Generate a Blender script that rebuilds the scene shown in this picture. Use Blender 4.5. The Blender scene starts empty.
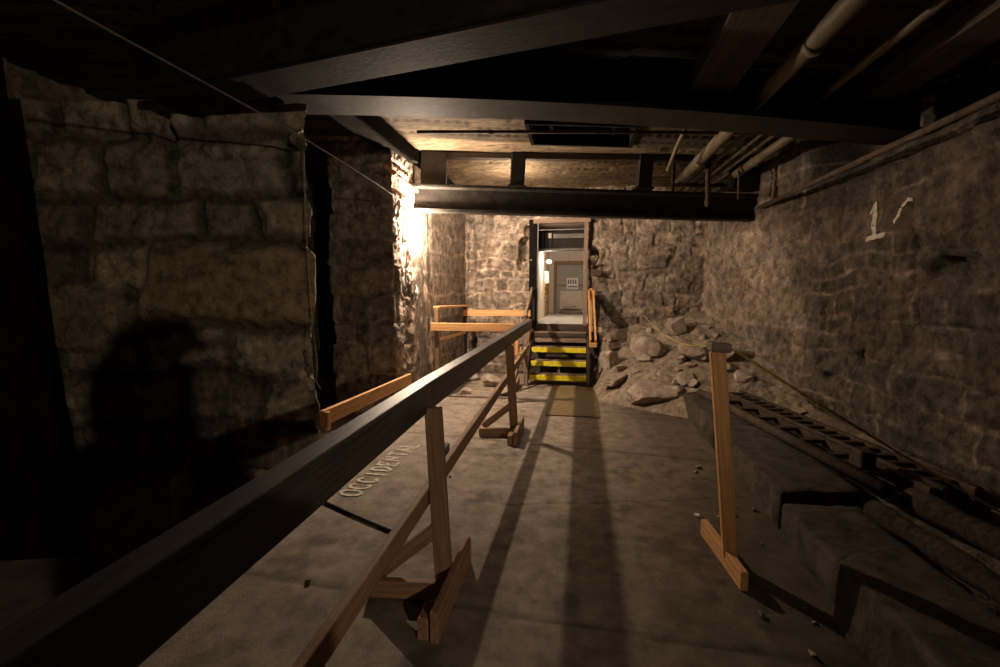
import bpy, bmesh, math, random
import numpy as np
from mathutils import Vector, Matrix, Quaternion
from mathutils.bvhtree import BVHTree

random.seed(7)
SC = bpy.context.scene
COL = SC.collection
V = Vector

# ------------------------------------------------------------------ noise
def _hash(ix, iy, seed):
    n = (ix.astype(np.int64) * 374761393 + iy.astype(np.int64) * 668265263 + seed * 1442695041) & 0x7fffffff
    n = ((n ^ (n >> 13)) * 1274126177) & 0x7fffffff
    n = (n ^ (n >> 16)) & 0x7fffffff
    return n / float(0x7fffffff)

def vnoise(x, y, seed=0):
    ix = np.floor(x); iy = np.floor(y)
    fx = x - ix; fy = y - iy
    fx = fx * fx * (3 - 2 * fx); fy = fy * fy * (3 - 2 * fy)
    a = _hash(ix, iy, seed); b = _hash(ix + 1, iy, seed)
    c = _hash(ix, iy + 1, seed); d = _hash(ix + 1, iy + 1, seed)
    return (a + (b - a) * fx) * (1 - fy) + (c + (d - c) * fx) * fy

def fbm(x, y, oct=4, seed=0, gain=.5):
    s = np.zeros_like(x); amp = 1.; tot = 0.
    for i in range(oct):
        s += amp * (vnoise(x * 2 ** i, y * 2 ** i, seed + 17 * i) - .5)
        tot += amp; amp *= gain
    return s / tot * 2      # about -1..1

def sstep(a, b, x):
    t = np.clip((x - a) / (b - a), 0, 1)
    return t * t * (3 - 2 * t)

# ------------------------------------------------------------------ materials
MATS = {}
def _n(nt, t, **k):
    n = nt.nodes.new(t)
    for a, b in k.items():
        setattr(n, a, b)
    return n

def base_mat(name, rough=.9, spec=.3, metal=0.):
    m = bpy.data.materials.new(name); m.use_nodes = True
    nt = m.node_tree; b = nt.nodes['Principled BSDF']
    b.inputs['Roughness'].default_value = rough
    b.inputs['Specular IOR Level'].default_value = spec
    b.inputs['Metallic'].default_value = metal
    return m, nt, b

def ramp(nt, stops):
    r = _n(nt, 'ShaderNodeValToRGB')
    e = r.color_ramp.elements
    while len(e) > 1: e.remove(e[-1])
    e[0].position = stops[0][0]; e[0].color = (*stops[0][1], 1)
    for p, c in stops[1:]:
        q = e.new(p); q.color = (*c, 1)
    return r

def noise_mat(name, c0, c1, scale=8, rough=.85, bump=.3, dist=.01, stretch=(1, 1, 1), metal=0., spec=.3,
              c2=None, detail=8, attr=None, grain=None):
    """Two or three tone mottled material in object space; attr multiplies in a per-vertex surface tint."""
    m, nt, b = base_mat(name, rough, spec, metal)
    L = nt.links
    tc = _n(nt, 'ShaderNodeTexCoord'); mp = _n(nt, 'ShaderNodeMapping')
    mp.inputs['Scale'].default_value = stretch
    L.new(tc.outputs['Object'], mp.inputs['Vector'])
    nz = _n(nt, 'ShaderNodeTexNoise'); nz.inputs['Scale'].default_value = scale
    nz.inputs['Detail'].default_value = detail; nz.inputs['Roughness'].default_value = .72
    L.new(mp.outputs[0], nz.inputs['Vector'])
    st = [(.36, c0), (.62, c1)] if c2 is None else [(.36, c0), (.5, c1), (.66, c2)]
    r = ramp(nt, st); L.new(nz.outputs['Fac'], r.inputs[0])
    out = r.outputs[0]
    if attr:
        a = _n(nt, 'ShaderNodeAttribute', attribute_name=attr)
        mx = _n(nt, 'ShaderNodeMix', data_type='RGBA', blend_type='MULTIPLY')
        mx.inputs[0].default_value = 1
        L.new(out, mx.inputs[6]); L.new(a.outputs['Color'], mx.inputs[7])
        out = mx.outputs[2]
    L.new(out, b.inputs['Base Color'])
    n2 = _n(nt, 'ShaderNodeTexNoise'); n2.inputs['Scale'].default_value = scale * (grain or 5)
    n2.inputs['Detail'].default_value = 6; L.new(mp.outputs[0], n2.inputs['Vector'])
    bp = _n(nt, 'ShaderNodeBump'); bp.inputs['Strength'].default_value = bump
    bp.inputs['Distance'].default_value = dist
    L.new(n2.outputs['Fac'], bp.inputs['Height']); L.new(bp.outputs[0], b.inputs['Normal'])
    MATS[name] = m
    return m

def plain(name, c, rough=.6, metal=0., spec=.4):
    return noise_mat(name, tuple(v * .8 for v in c), tuple(min(1, v * 1.15) for v in c), 12, rough, .15, .003, metal=metal, spec=spec)

STONE = noise_mat('rubble_stone', (.105, .08, .062), (.30, .235, .187), 8, .95, .9, .012, c2=(.52, .42, .34), attr='tint', detail=12)
STONE_L = noise_mat('sooty_stone', (.13, .10, .07), (.35, .285, .205), 9, .95, .9, .014, c2=(.56, .47, .36), attr='tint', detail=12)
FLOOR = noise_mat('worn_concrete', (.17, .135, .105), (.27, .22, .175), 7, .8, .5, .006, attr='tint', detail=15, grain=14, c2=(.38, .315, .25))
BLOCK = noise_mat('granite_kerb', (.022, .017, .0125), (.095, .075, .056), 7, .95, .6, .01)
ROCK = noise_mat('broken_rock', (.24, .185, .14), (.50, .41, .33), 9, .95, .7, .015, detail=10)
DIRT = noise_mat('rubble_dirt', (.15, .12, .09), (.36, .30, .24), 14, .98, .9, .02, attr='tint', detail=12)
WOOD = noise_mat('raw_pine', (.19, .11, .06), (.35, .215, .12), 5, .7, .3, .004, stretch=(.5, 9, 9))
WOOD_O = noise_mat('orange_pine', (.55, .27, .10), (.78, .44, .19), 5, .65, .25, .004, stretch=(.5, 9, 9))
WOOD_D = noise_mat('weathered_board', (.16, .11, .08), (.32, .23, .17), 5, .8, .35, .004, stretch=(.5, 9, 9))
WOOD_B = noise_mat('old_brown_board', (.035, .025, .018), (.085, .06, .045), 5, .85, .35, .004, stretch=(.5, 9, 9))
RAILB = noise_mat('blackened_rail_wood', (.014, .011, .010), (.06, .05, .044), 6, .45, .3, .003, stretch=(.4, 8, 8), spec=.4)
STEEL = noise_mat('black_painted_steel', (.009, .0075, .0065), (.030, .025, .020), 7, .7, .4, .004, spec=.22)
STEEL_G = noise_mat('grey_painted_steel', (.10, .095, .085), (.17, .16, .14), 7, .55, .3, .004, spec=.5)
RUST = noise_mat('rusty_iron', (.03, .021, .015), (.10, .064, .042), 12, .8, .5, .005)
PIPE = noise_mat('cream_pipe_paint', (.09, .07, .042), (.15, .12, .078), 5, .6, .2, .003)
COPPER = noise_mat('copper_pipe', (.50, .26, .15), (.66, .38, .24), 9, .4, .2, .002, metal=.6)
CEIL = noise_mat('ceiling_board', (.025, .018, .011), (.10, .072, .042), 4, .9, .6, .01, stretch=(1.2, 6, 1), attr='tint', detail=10)
YELLOW = noise_mat('yellow_step_paint', (.72, .60, .02), (.95, .82, .05), 14, .5, .3, .003)
ROPE = noise_mat('yellow_rope', (.40, .31, .08), (.58, .46, .14), 60, .9, .5, .003)
CABLE = plain('grey_cable', (.12, .10, .08), .6)
CABLE_B = plain('black_cable', (.02, .018, .016), .5)
CORD = plain('pale_cord', (.26, .225, .18), .8)
CHALK = noise_mat('faded_paint_lettering', (.48, .42, .35), (.72, .64, .55), 25, .9, .1, .002)
PLASTER = noise_mat('cream_plaster', (.62, .54, .44), (.74, .66, .55), 4, .85, .3, .004)
TAN = noise_mat('tan_brick', (.40, .24, .10), (.62, .42, .22), 10, .85, .5, .006)
DOORP = noise_mat('grey_door_paint', (.33, .31, .28), (.42, .40, .36), 5, .6, .2, .003)
PLYW = noise_mat('damp_plywood', (.13, .085, .035), (.22, .15, .07), 6, .7, .3, .003, stretch=(1, 5, 1))
OLDT = noise_mat('rotten_timber', (.02, .015, .011), (.075, .056, .042), 6, .95, .8, .01, stretch=(.6, 5, 5), spec=.1)
WHITE = plain('white_enamel', (.82, .80, .78), .5)
INK = plain('dark_print', (.05, .05, .06), .6)
GREYF = noise_mat('pale_painted_floor', (.42, .40, .38), (.58, .56, .54), 6, .6, .2, .003)
DARK = noise_mat('dark_board_and_shadow', (.006, .005, .0045), (.014, .012, .010), 6, .95, .3, .003, stretch=(1, 1, .3), spec=.02)
CLOTH = plain('dark_cloth', (.04, .045, .06), .9)
SKIN = plain('skin', (.50, .32, .24), .55)
HAIR = plain('brown_hair', (.05, .035, .025), .7)
JUTE = noise_mat('peeling_whitewash', (.55, .48, .40), (.82, .76, .68), 20, .95, .6, .01)
def glow(name, c, s):
    m, nt, b = base_mat(name, .4)
    b.inputs['Base Color'].default_value = (*c, 1)
    b.inputs['Emission Color'].default_value = (*c, 1)
    b.inputs['Emission Strength'].default_value = s
    return m

# ------------------------------------------------------------------ object helpers
def tag(o, label=None, cat=None, group=None, kind=None):
    if label: o['label'] = label
    if cat: o['category'] = cat
    if group: o['group'] = group
    if kind: o['kind'] = kind
    return o

def link(name, me, mat, parent=None, mw=None):
    o = bpy.data.objects.new(name, me); COL.objects.link(o)
    if mat: me.materials.append(mat)
    mw = mw or Matrix.Identity(4)
    if parent:
        o.parent = parent
        o.matrix_parent_inverse = Matrix.Identity(4)
        o.matrix_basis = WM[parent.name].inverted() @ mw
    else:
        o.matrix_basis = mw
    WM[o.name] = mw
    return o
WM = {}

def thing(name, loc, label, cat, group=None):
    o = bpy.data.objects.new(name, None); COL.objects.link(o)
    o.empty_display_size = .1
    o.location = loc; WM[o.name] = Matrix.Translation(V(loc))
    return tag(o, label, cat, group)

def frame(p0, p1, up=(0, 0, 1)):
    x = (V(p1) - V(p0)); L = x.length; x.normalize()
    z = V(up); z = (z - x * z.dot(x))
    if z.length < 1e-4: z = V((0, 1, 0)) - x * x.y
    z.normalize(); y = z.cross(x)
    m = Matrix((x, y, z)).transposed().to_4x4(); m.translation = V(p0)
    return m, L

def bm_mesh(bm, name, smooth=False):
    bmesh.ops.recalc_face_normals(bm, faces=bm.faces)
    me = bpy.data.meshes.new(name); bm.to_mesh(me); bm.free()
    if smooth:
        for p in me.polygons: p.use_smooth = True
    return me

def add_box(bm, x0, x1, y0, y1, z0, z1, M=None):
    vs = [bm.verts.new((x, y, z)) for x in (x0, x1) for y in (y0, y1) for z in (z0, z1)]
    for f in ((0, 1, 3, 2), (4, 6, 7, 5), (0, 4, 5, 1), (2, 3, 7, 6), (0, 2, 6, 4), (1, 5, 7, 3)):
        bm.faces.new([vs[i] for i in f])
    if M: bmesh.ops.transform(bm, matrix=M, verts=vs)
    return vs

def bevel(bm, w, seg=1):
    bmesh.ops.bevel(bm, geom=[e for e in bm.edges], offset=w, segments=seg, affect='EDGES', profile=.5)

def board(name, p0, p1, w, h, mat, parent=None, up=(0, 0, 1), bow=.003, seed=0):
    """Sawn board from p0 to p1 (centre line): w across, h along 'up'; slightly bowed, edges eased."""
    m, L = frame(p0, p1, up)
    bm = bmesh.new(); add_box(bm, 0, L, -w / 2, w / 2, -h / 2, h / 2)
    bevel(bm, min(.004, w * .15, h * .15))
    n = max(2, int(L / .25))
    xs = [e for e in bm.edges if abs((e.verts[0].co - e.verts[1].co).x) > L * .8]
    bmesh.ops.subdivide_edges(bm, edges=xs, cuts=n, use_grid_fill=True)
    rnd = random.Random(seed or hash(name) % 1000 if False else int(abs(m.translation.x * 131 + m.translation.y * 57 + L * 11) * 10))
    a, b = rnd.uniform(-1, 1), rnd.uniform(-1, 1)
    for v in bm.verts:
        t = v.co.x / L
        v.co.y += bow * a * math.sin(math.pi * t) * L; v.co.z += bow * b * math.sin(math.pi * t) * L * .6
    return link(name, bm_mesh(bm, name), mat, parent, m)

def boxobj(name, x0, x1, y0, y1, z0, z1, mat, parent=None, bev=.004, seg=1):
    c = V(((x0 + x1) / 2, (y0 + y1) / 2, z0))
    bm = bmesh.new(); add_box(bm, x0 - c.x, x1 - c.x, y0 - c.y, y1 - c.y, 0, z1 - z0)
    if bev: bevel(bm, bev, seg)
    return link(name, bm_mesh(bm, name), mat, parent, Matrix.Translation(c))

def tube_bm(bm, pts, r, seg=10, cap=True, rs=None):
    pts = [V(p) for p in pts]; rings = []
    prev = None
    for i, p in enumerate(pts):
        t = (pts[min(i + 1, len(pts) - 1)] - pts[max(i - 1, 0)]).normalized()
        if prev is None:
            a = V((0, 0, 1)) if abs(t.z) < .9 else V((1, 0, 0))
            n = (a - t * a.dot(t)).normalized()
        else:
            n = (prev - t * prev.dot(t)).normalized()
        prev = n; b = t.cross(n)
        rr = rs[i] if rs else r
        rings.append([bm.verts.new(p + (n * math.cos(q) + b * math.sin(q)) * rr) for q in [2 * math.pi * k / seg for k in range(seg)]])
    for A, B in zip(rings, rings[1:]):
        for k in range(seg):
            bm.faces.new((A[k], A[(k + 1) % seg], B[(k + 1) % seg], B[k]))
    if cap:
        bm.faces.new(rings[0][::-1]); bm.faces.new(rings[-1])

def tube(name, pts, r, mat, parent=None, seg=10, smooth=True, rs=None):
    o = V(pts[0]); bm = bmesh.new(); tube_bm(bm, [V(p) - o for p in pts], r, seg, rs=rs)
    return link(name, bm_mesh(bm, name, smooth), mat, parent, Matrix.Translation(o))

def curve_pts(pts, n=8):
    """Catmull-Rom through pts."""
    P = [V(p) for p in pts]; P = [P[0] * 2 - P[1]] + P + [P[-1] * 2 - P[-2]]
    out = []
    for i in range(1, len(P) - 2):
        for k in range(n):
            t = k / n; a, b, c, d = P[i - 1], P[i], P[i + 1], P[i + 2]
            out.append(.5 * ((2 * b) + (c - a) * t + (2 * a - 5 * b + 4 * c - d) * t * t + (3 * b - a - 3 * c + d) * t ** 3))
    out.append(P[-2]); return out

def ibeam_bm(L, h, fw, ft, wt, n=1):
    """I section, length on X, soffit at z=0."""
    bm = bmesh.new()
    prof = [(-fw / 2, 0), (fw / 2, 0), (fw / 2, ft), (wt / 2, ft * 1.6), (wt / 2, h - ft * 1.6), (fw / 2, h - ft), (fw / 2, h), (-fw / 2, h), (-fw / 2, h - ft), (-wt / 2, h - ft * 1.6), (-wt / 2, ft * 1.6), (-fw / 2, ft)]
    rings = [[bm.verts.new((L * i / n, y, z)) for y, z in prof] for i in range(n + 1)]
    k = len(prof)
    for A, B in zip(rings, rings[1:]):
        for i in range(k): bm.faces.new((A[i], A[(i + 1) % k], B[(i + 1) % k], B[i]))
    bm.faces.new(rings[0][::-1]); bm.faces.new(rings[-1])
    return bm

def grid_mesh(name, P, tint, keep=None):
    """P: (nu,nv,3) points; tint: (nu,nv,3)."""
    nu, nv = P.shape[:2]
    idx = np.arange(nu * nv).reshape(nu, nv)
    q = np.stack([idx[:-1, :-1], idx[1:, :-1], idx[1:, 1:], idx[:-1, 1:]], -1)
    if keep is not None: q = q[keep]
    q = q.reshape(-1, 4)
    used = np.unique(q); remap = -np.ones(nu * nv, int); remap[used] = np.arange(len(used))
    co = P.reshape(-1, 3)[used]; q = remap[q]; tn = tint.reshape(-1, 3)[used]
    me = bpy.data.meshes.new(name)
    me.vertices.add(len(co)); me.vertices.foreach_set('co', co.astype(np.float32).ravel())
    me.loops.add(q.size); me.loops.foreach_set('vertex_index', q.astype(np.int32).ravel())
    me.polygons.add(len(q)); me.polygons.foreach_set('loop_start', np.arange(0, q.size, 4, dtype=np.int32))
    me.polygons.foreach_set('loop_total', np.full(len(q), 4, np.int32))
    me.update(calc_edges=True)
    a = me.color_attributes.new('tint', 'FLOAT_COLOR', 'POINT')
    a.data.foreach_set('color', np.concatenate([tn, np.ones((len(tn), 1))], 1).astype(np.float32).ravel())
    me.polygons.foreach_set('use_smooth', np.ones(len(q), bool))
    return me

def stones(u, v, seed, hmin, hmax, lmin, lmax, vmax, umax):
    """Coursed rubble: returns id number, distance to the nearest joint."""
    rnd = random.Random(seed)
    rows = [-.3]
    while rows[-1] < vmax + .5: rows.append(rows[-1] + rnd.uniform(hmin, hmax))
    rows = np.array(rows)
    r = np.clip(np.searchsorted(rows, v) - 1, 0, len(rows) - 2)
    dv = np.minimum(v - rows[r], rows[r + 1] - v)
    sid = np.zeros_like(u); du = np.full_like(u, 9.)
    for i in range(len(rows) - 1):
        c = [-1.]
        while c[-1] < umax + 1.5: c.append(c[-1] + rnd.uniform(lmin, lmax))
        c = np.array(c); mk = r == i
        k = np.clip(np.searchsorted(c, u[mk]) - 1, 0, len(c) - 2)
        du[mk] = np.minimum(u[mk] - c[k], c[k + 1] - u[mk]); sid[mk] = i * 97 + k
    return sid, np.minimum(du, dv)

def masonry(name, path, z0, z1, mat, seed=1, res=.02, hh=(.2, .36), ll=(.3, .8), joint=.03, depth=.03, rough=.02,
            wob=.05, dents=(), white=0., smooth_zone=None, keepf=None, off=.03, whitef=None, near_falloff=0, dim=1., mortar=None, setback=None, dimf=None, jdark=.2, label=None, contrast=.35):
    """Rough masonry face following the plan polyline 'path' (room on its right), z0..z1, with a solid back."""
    pts = [np.array(p, float) for p in path]
    seg = [np.linalg.norm(b - a) for a, b in zip(pts, pts[1:])]; cum = np.concatenate([[0], np.cumsum(seg)])
    U = cum[-1]; nu = int(U / res) + 1; nv = int((z1 - z0) / res) + 1
    us = np.linspace(0, U, nu); vs = np.linspace(z0, z1, nv)
    px = np.interp(us, cum, [p[0] for p in pts]); py = np.interp(us, cum, [p[1] for p in pts])
    # smoothed normals
    k = max(1, int(.05 / res))
    tx = np.gradient(px); ty = np.gradient(py)
    ker = np.ones(2 * k + 1) / (2 * k + 1)
    tx = np.convolve(np.pad(tx, k, 'edge'), ker, 'valid'); ty = np.convolve(np.pad(ty, k, 'edge'), ker, 'valid')
    ln = np.hypot(tx, ty); nx, ny = ty / ln, -tx / ln
    u, v = np.meshgrid(us, vs, indexing='ij')
    wu = u + wob * fbm(u * 2.2, v * 2.2, 3, seed + 5); wv = v + wob * fbm(u * 1.7, v * 2.5, 3, seed + 9)
    sid, d = stones(wu, wv, seed, *hh, *ll, z1, U)
    rs = _hash(sid, sid * 0, seed + 3); rs2 = _hash(sid, sid * 0 + 1, seed + 4); rs3 = _hash(sid, sid * 0 + 2, seed + 4)
    jt = 1 - sstep(joint * .25, joint, d + .012 * fbm(u * 14, v * 14, 3, seed + 1))
    h = (rs - .5) * 2 * off - jt * depth + rough * fbm(u * 3.5, v * 3.5, 5, seed + 2, .6) * 1.3 + .35 * rough * fbm(u * 22, v * 22, 3, seed + 6)
    wh = np.clip(fbm(u * 1.6, v * 2.0, 5, seed + 21, .65) * 2.2 - .25, 0, 1) * white
    tint = .72 + contrast * (rs2 - .5) * 2 * .6 + .25 * fbm(u * 1.1, v * 1.1, 3, seed + 8)
    tint = tint * (1 - jdark * jt)
    col = np.stack([tint * (1 + .08 * (rs3 - .5)), tint, tint * (1 - .14 * (rs3 - .3))], -1)
    if smooth_zone:
        for (a, b, c, e, tt) in smooth_zone:
            w = sstep(a - .05, a + .03, wu) * (1 - sstep(b - .03, b + .05, wu)) * sstep(c - .05, c + .02, wv) * (1 - sstep(e - .02, e + .05, wv))
            h = h * (1 - w) + w * (.035 + .004 * fbm(u * 8, v * 8, 3, seed))
            col = col * (1 - w[..., None]) + w[..., None] * np.array(tt) * (1 + .15 * fbm(u * 2, v * 2, 4, seed + 30))[..., None]
    col = col * dim
    if dimf is not None: col = col * dimf(u, v)[..., None]
    if near_falloff: col = col * (1 - near_falloff * sstep(-.3, .5, fbm(u * .8 + 3, v * .8, 4, seed + 60)) * sstep(1.6, 3.4, u))[..., None]  # darkens the stone toward the camera: lens falloff painted into the tint
    if whitef is not None: wh = np.clip(wh + whitef(u, v), 0, 1)
    wcol = np.array([1.75, 1.72, 1.68])
    if mortar is not None: wh = np.clip(wh + jt * mortar(u, v) * sstep(-.5, .4, fbm(u * 3, v * 3, 3, seed + 90)), 0, 1)
    col = col * (1 - wh[..., None]) + wh[..., None] * wcol
    for (du_, dv_, ru, rv, dp) in dents:
        e = np.sqrt(((u - du_) / ru) ** 2 + ((v - dv_) / rv) ** 2) + .35 * fbm(u * 7, v * 7, 3, seed + 40)
        h -= dp * (1 - sstep(.75, 1.1, e))
    if setback is not None: h = h - setback(u, v)
    col = np.clip(col, .05, 2.2)
    P = np.stack([px[:, None] + nx[:, None] * h, py[:, None] + ny[:, None] * h, v], -1)
    keep = None
    if keepf:
        uc = (u[:-1, :-1] + u[1:, 1:]) / 2; vc = (v[:-1, :-1] + v[1:, 1:]) / 2
        keep = keepf(uc, vc)
    me = grid_mesh(name, P, col, keep)
    o = link(name, me, mat); tag(o, label, kind='structure')
    return o, P

# ------------------------------------------------------------------ SETTING
# floor
def build_floor():
    res = .025
    xs = np.arange(-4.7, 2.75, res); ys = np.arange(-3.3, 8.05, res)
    x, y = np.meshgrid(xs, ys, indexing='ij')
    h = .0015 * fbm(x * 3, y * 3, 4, 3)
    t = 1 + .18 * fbm(x * .9, y * .9, 4, 11) + .10 * fbm(x * 5, y * 5, 3, 12)
    brown = np.clip(sstep(-.2, .7, x + .25 * fbm(x * 1.5, y * 1.5, 3, 14)) * (.35 + .8 * (fbm(x * 1.3, y * .7, 4, 15) + .4)), 0, 1)
    # slab joints
    def line(d, w, dp):
        nonlocal h, t
        k = np.exp(-(d / w) ** 2); h = h - dp * k; t = t * (1 - .55 * k)
    line(y - 4.32 - .02 * fbm(x * 2, x * 0, 2, 31) + .10 * (x + 1), .018, .006)
    line(y - 5.62 + .05 * x, .015, .005)
    line(y - 6.55 + .03 * x, .015, .004)
    line(y - 1.9 + .04 * x, .016, .006)
    ck = y - 3.07 - .25 * x - .06 * fbm(x * 3, x * 0, 4, 33)
    line(np.where((x > -.5) & (x < 1.2), ck, 9), .010, .006)
    # pits
    pit = sstep(.62, .75, vnoise(x * 9, y * 9, 51) * vnoise(x * 3, y * 3, 52) + .25 * vnoise(x * 21, y * 21, 53)); t = t * (1 - .35 * pit)
    col = np.stack([t, t * (1 - .10 * brown), t * (1 - .28 * brown)], -1) * (1 - .28 * brown)[..., None] * (1 - .52 * sstep(.0, 1.1, x + .2 * fbm(x * 2, y * 2, 3, 19)))[..., None] * (1 - .25 * (1 - sstep(1.6, 3.8, y + .4 * fbm(x, y, 3, 20))))[..., None]  # darkening toward right and camera paints the lens falloff into the floor tint
    # worn pale patch at foot of the stairs
    P = np.stack([x, y, h], -1)
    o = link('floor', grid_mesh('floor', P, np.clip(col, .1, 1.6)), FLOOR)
    tag(o, kind='structure')
build_floor()

# near-left masonry pier wall (faces the camera, ends in a ragged corner)
P1, _ = masonry('wall_left_front', [(-4.5, 2.50), (-1.96, 3.03), (-2.45, 3.50), (-4.5, 3.3)], 0, 2.86, STONE_L, seed=12, res=.017,
        hh=(.30, .46), ll=(.40, .95), joint=.075, depth=.045, rough=.04, wob=.10, off=.025, contrast=.6, jdark=.55,
        dents=[(1.58, 2.72, .07, .16, .28), (1.66, 2.86, .12, .07, .2), (2.55, 2.62, .12, .06, .05), (2.0, 1.02, .03, .03, .03), (2.05, .95, .03, .03, .03), (2.2, 1.0, .02, .03, .03)],
        smooth_zone=[(1.35, 2.62, 1.30, 1.78, (.72, .66, .55)), (.1, 1.1, 1.15, 1.55, (.60, .56, .48))],
        whitef=lambda u, v: .95 * np.clip(fbm(u * 6, v * 9, 4, 77) * 2.6 - .35, 0, 1) * sstep(1.8, 2.5, u) * (1 - sstep(2.62, 2.7, u)) * (1 - sstep(1.2, 1.3, v)) + .0 * u)
# second pier + left end wall
def wf2(u, v):
    # scaling whitewash on the corridor face of the pier below the bulb
    a = sstep(.78, .84, u) * (1 - sstep(1.95, 2.05, u))
    n = fbm(u * 6, v * 4, 5, 91, .7)
    return a * np.clip(n * 3.2 + .25 + .45 * (v - 1.6), 0, 1)
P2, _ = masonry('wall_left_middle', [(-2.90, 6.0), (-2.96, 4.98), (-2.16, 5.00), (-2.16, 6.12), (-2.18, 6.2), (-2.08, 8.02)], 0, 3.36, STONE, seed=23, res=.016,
        hh=(.26, .40), ll=(.3, .8), joint=.03, depth=.02, rough=.035, wob=.08, off=.025,
        smooth_zone=[(2.36, 5.0, -.2, 3.6, (.80, .76, .70))],
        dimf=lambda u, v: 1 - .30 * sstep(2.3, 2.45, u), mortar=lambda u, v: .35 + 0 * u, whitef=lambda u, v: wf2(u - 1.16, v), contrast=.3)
# far wall with the doorway opening
def kf(u, v):
    X = -2.06 + u
    ed = .03 * fbm(v * 6, u * 0, 3, 61)
    return ~((X > -.83 + ed) & (X < .20 - ed) & (v > .0) & (v < 2.82))
masonry('wall_far', [(-2.06, 8.0), (2.12, 8.0)], 0, 3.36, STONE, seed=31, res=.016, hh=(.12, .30), ll=(.18, .55), joint=.03,
        depth=.014, rough=.036, wob=.10, off=.018, white=.5, whitef=lambda u, v: .9 * np.clip(fbm(u * 4, v * 5, 5, 66, .7) * 2.6 - .35, 0, 1) * (1 - sstep(1.3, 1.8, u)) * sstep(1.2, 1.5, v), mortar=lambda u, v: .75 - .5 * sstep(1.4, 2.6, u), keepf=kf,
        dents=[(2.06 - .93, 2.28, .13, .20, .30), (2.06 - .88, 2.6, .07, .12, .2), (2.06 + .28, 2.15, .10, .17, .3), (2.06 + .40, 1.95, .16, .05, .12), (2.06 - 1.02, 2.0, .08, .12, .2), (.13, 1.5, .09, 1.6, .12)])
# right wall, curving into the far corner
RPATH = [(2.10, 8.05), (2.18, 7.4), (2.38, 6.6), (2.52, 5.8), (2.60, 5.0), (2.62, 3.5), (2.60, 0), (2.60, -3.2)]
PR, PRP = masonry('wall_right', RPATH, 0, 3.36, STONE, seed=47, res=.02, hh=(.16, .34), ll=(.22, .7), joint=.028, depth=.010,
        rough=.038, wob=.12, off=.012, white=.14, contrast=.25, near_falloff=.4, dim=.52,
        dimf=lambda u, v: (2.0 - 1.3 * sstep(1.7, 3.0, u + .5 * fbm(u * 2, v * 2, 4, 88))) * (1 - .55 * sstep(2.25, 2.6, v + .15 * fbm(u * 2, v * 2, 3, 89))), mortar=lambda u, v: .25 + 0 * u,  # far end paled, near end and top darkened: falloff and shade in the colour
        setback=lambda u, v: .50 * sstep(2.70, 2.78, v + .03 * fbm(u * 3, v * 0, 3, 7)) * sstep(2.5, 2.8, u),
        dents=[(4.42, 1.74, .22, .035, .12), (4.28, 1.68, .12, .07, .07), (4.05, 1.88, .035, .10, .08), (2.9, 1.0, .04, .30, .05), (3.4, 1.3, .03, .07, .05), (3.55, .9, .05, .08, .08), (3.0, .62, .06, .05, .08),
               (4.6, 1.25, .5, .02, .05), (4.15, 1.35, .03, .14, .04)])
# left outer wall and back wall (close the cellar)
masonry('wall_left', [(-4.45, -3.2), (-4.45, 8.0)], 0, 3.36, STONE_L, seed=53, res=.06, rough=.03)
masonry('wall_back', [(2.6, -3.2), (-4.45, -3.2)], 0, 3.36, STONE_L, seed=54, res=.06, rough=.03)
masonry('wall_left_rear', [(-4.45, 8.0), (-2.06, 8.0)], 0, 3.36, STONE_L, seed=55, res=.06, rough=.03)

# ceiling: rough boards on the skewed beam grid
def build_ceiling():
    res = .03
    xs = np.arange(-4.6, 3.4, res); ys = np.arange(-3.3, 8.15, res)
    x, y = np.meshgrid(xs, ys, indexing='ij')
    s = y - .28 * x                              # across the boards
    b = s / .19; bi = np.floor(b); d = np.abs(b - bi - .5)
    gap = sstep(.44, .5, d)
    brk = np.floor(x / 1.4 + _hash(bi, bi * 0, 8) * 3)
    r = _hash(bi, brk, 5)
    z = 3.33 + (r - .5) * .03 + gap * .03 + .012 * fbm(x * 2, s * 12, 4, 6)
    t = .85 + 2.2 * sstep(5.6, 5.9, s + .0 * x) + .5 * (r - .5) - .5 * gap + .35 * fbm(x * 1.5, s * 9, 4, 16)  # boards beyond the far girder paler: their light is put into the tint
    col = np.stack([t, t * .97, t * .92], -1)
    sc = y - .25 * x; kp = ~((x > -.54) & (x < .60) & (sc > 5.02) & (sc < 5.64))[:-1, :-1]
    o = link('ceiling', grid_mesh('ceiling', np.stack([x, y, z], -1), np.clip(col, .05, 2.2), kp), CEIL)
    tag(o, kind='structure')
build_ceiling()

# ------------------------------------------------------------------ GIRDERS
def girder(name, p0, p1, h, fw, mat, label, ft=.035, wt=.03, camber=None, ribs=0):
    t = thing(name, p0, label, 'beam')
    t['kind'] = 'thing'
    m, L = frame(p0, p1)
    n = 24
    bm = ibeam_bm(L, h, fw, ft, wt, n)
    if camber:
        for v in bm.verts:
            a = v.co.x / L
            v.co.z += camber(a) * (1 if v.co.z < h * .5 else .0)
    link('web', bm_mesh(bm, name), mat, t, m)
    for i in range(ribs):
        x = L * (i + .6) / ribs
        bm = bmesh.new(); add_box(bm, x - .008, x + .008, -fw * .45, fw * .45, ft, h - ft)
        link('stiffener', bm_mesh(bm, 'stiffener'), mat, t, m)
    return t, m, L

# big cross girder over the walkway (soffit about 2.9 m)
CB = lambda a: .075 * math.sin(math.pi * min(1, max(0, a * 1.05)))
girder('cross_girder', (-2.9, 2.86, 2.86), (3.0, 4.70, 2.88), .40, .36, STEEL,
       'wide black steel girder crossing the ceiling nearest after the slanting one', camber=CB)
girder('end_girder', (-2.18, 5.64, 2.565), (2.62, 6.70, 2.47), .35, .15, STEEL,
       'lower grey steel girder spanning the far end, bare bulb at its left end')
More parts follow.
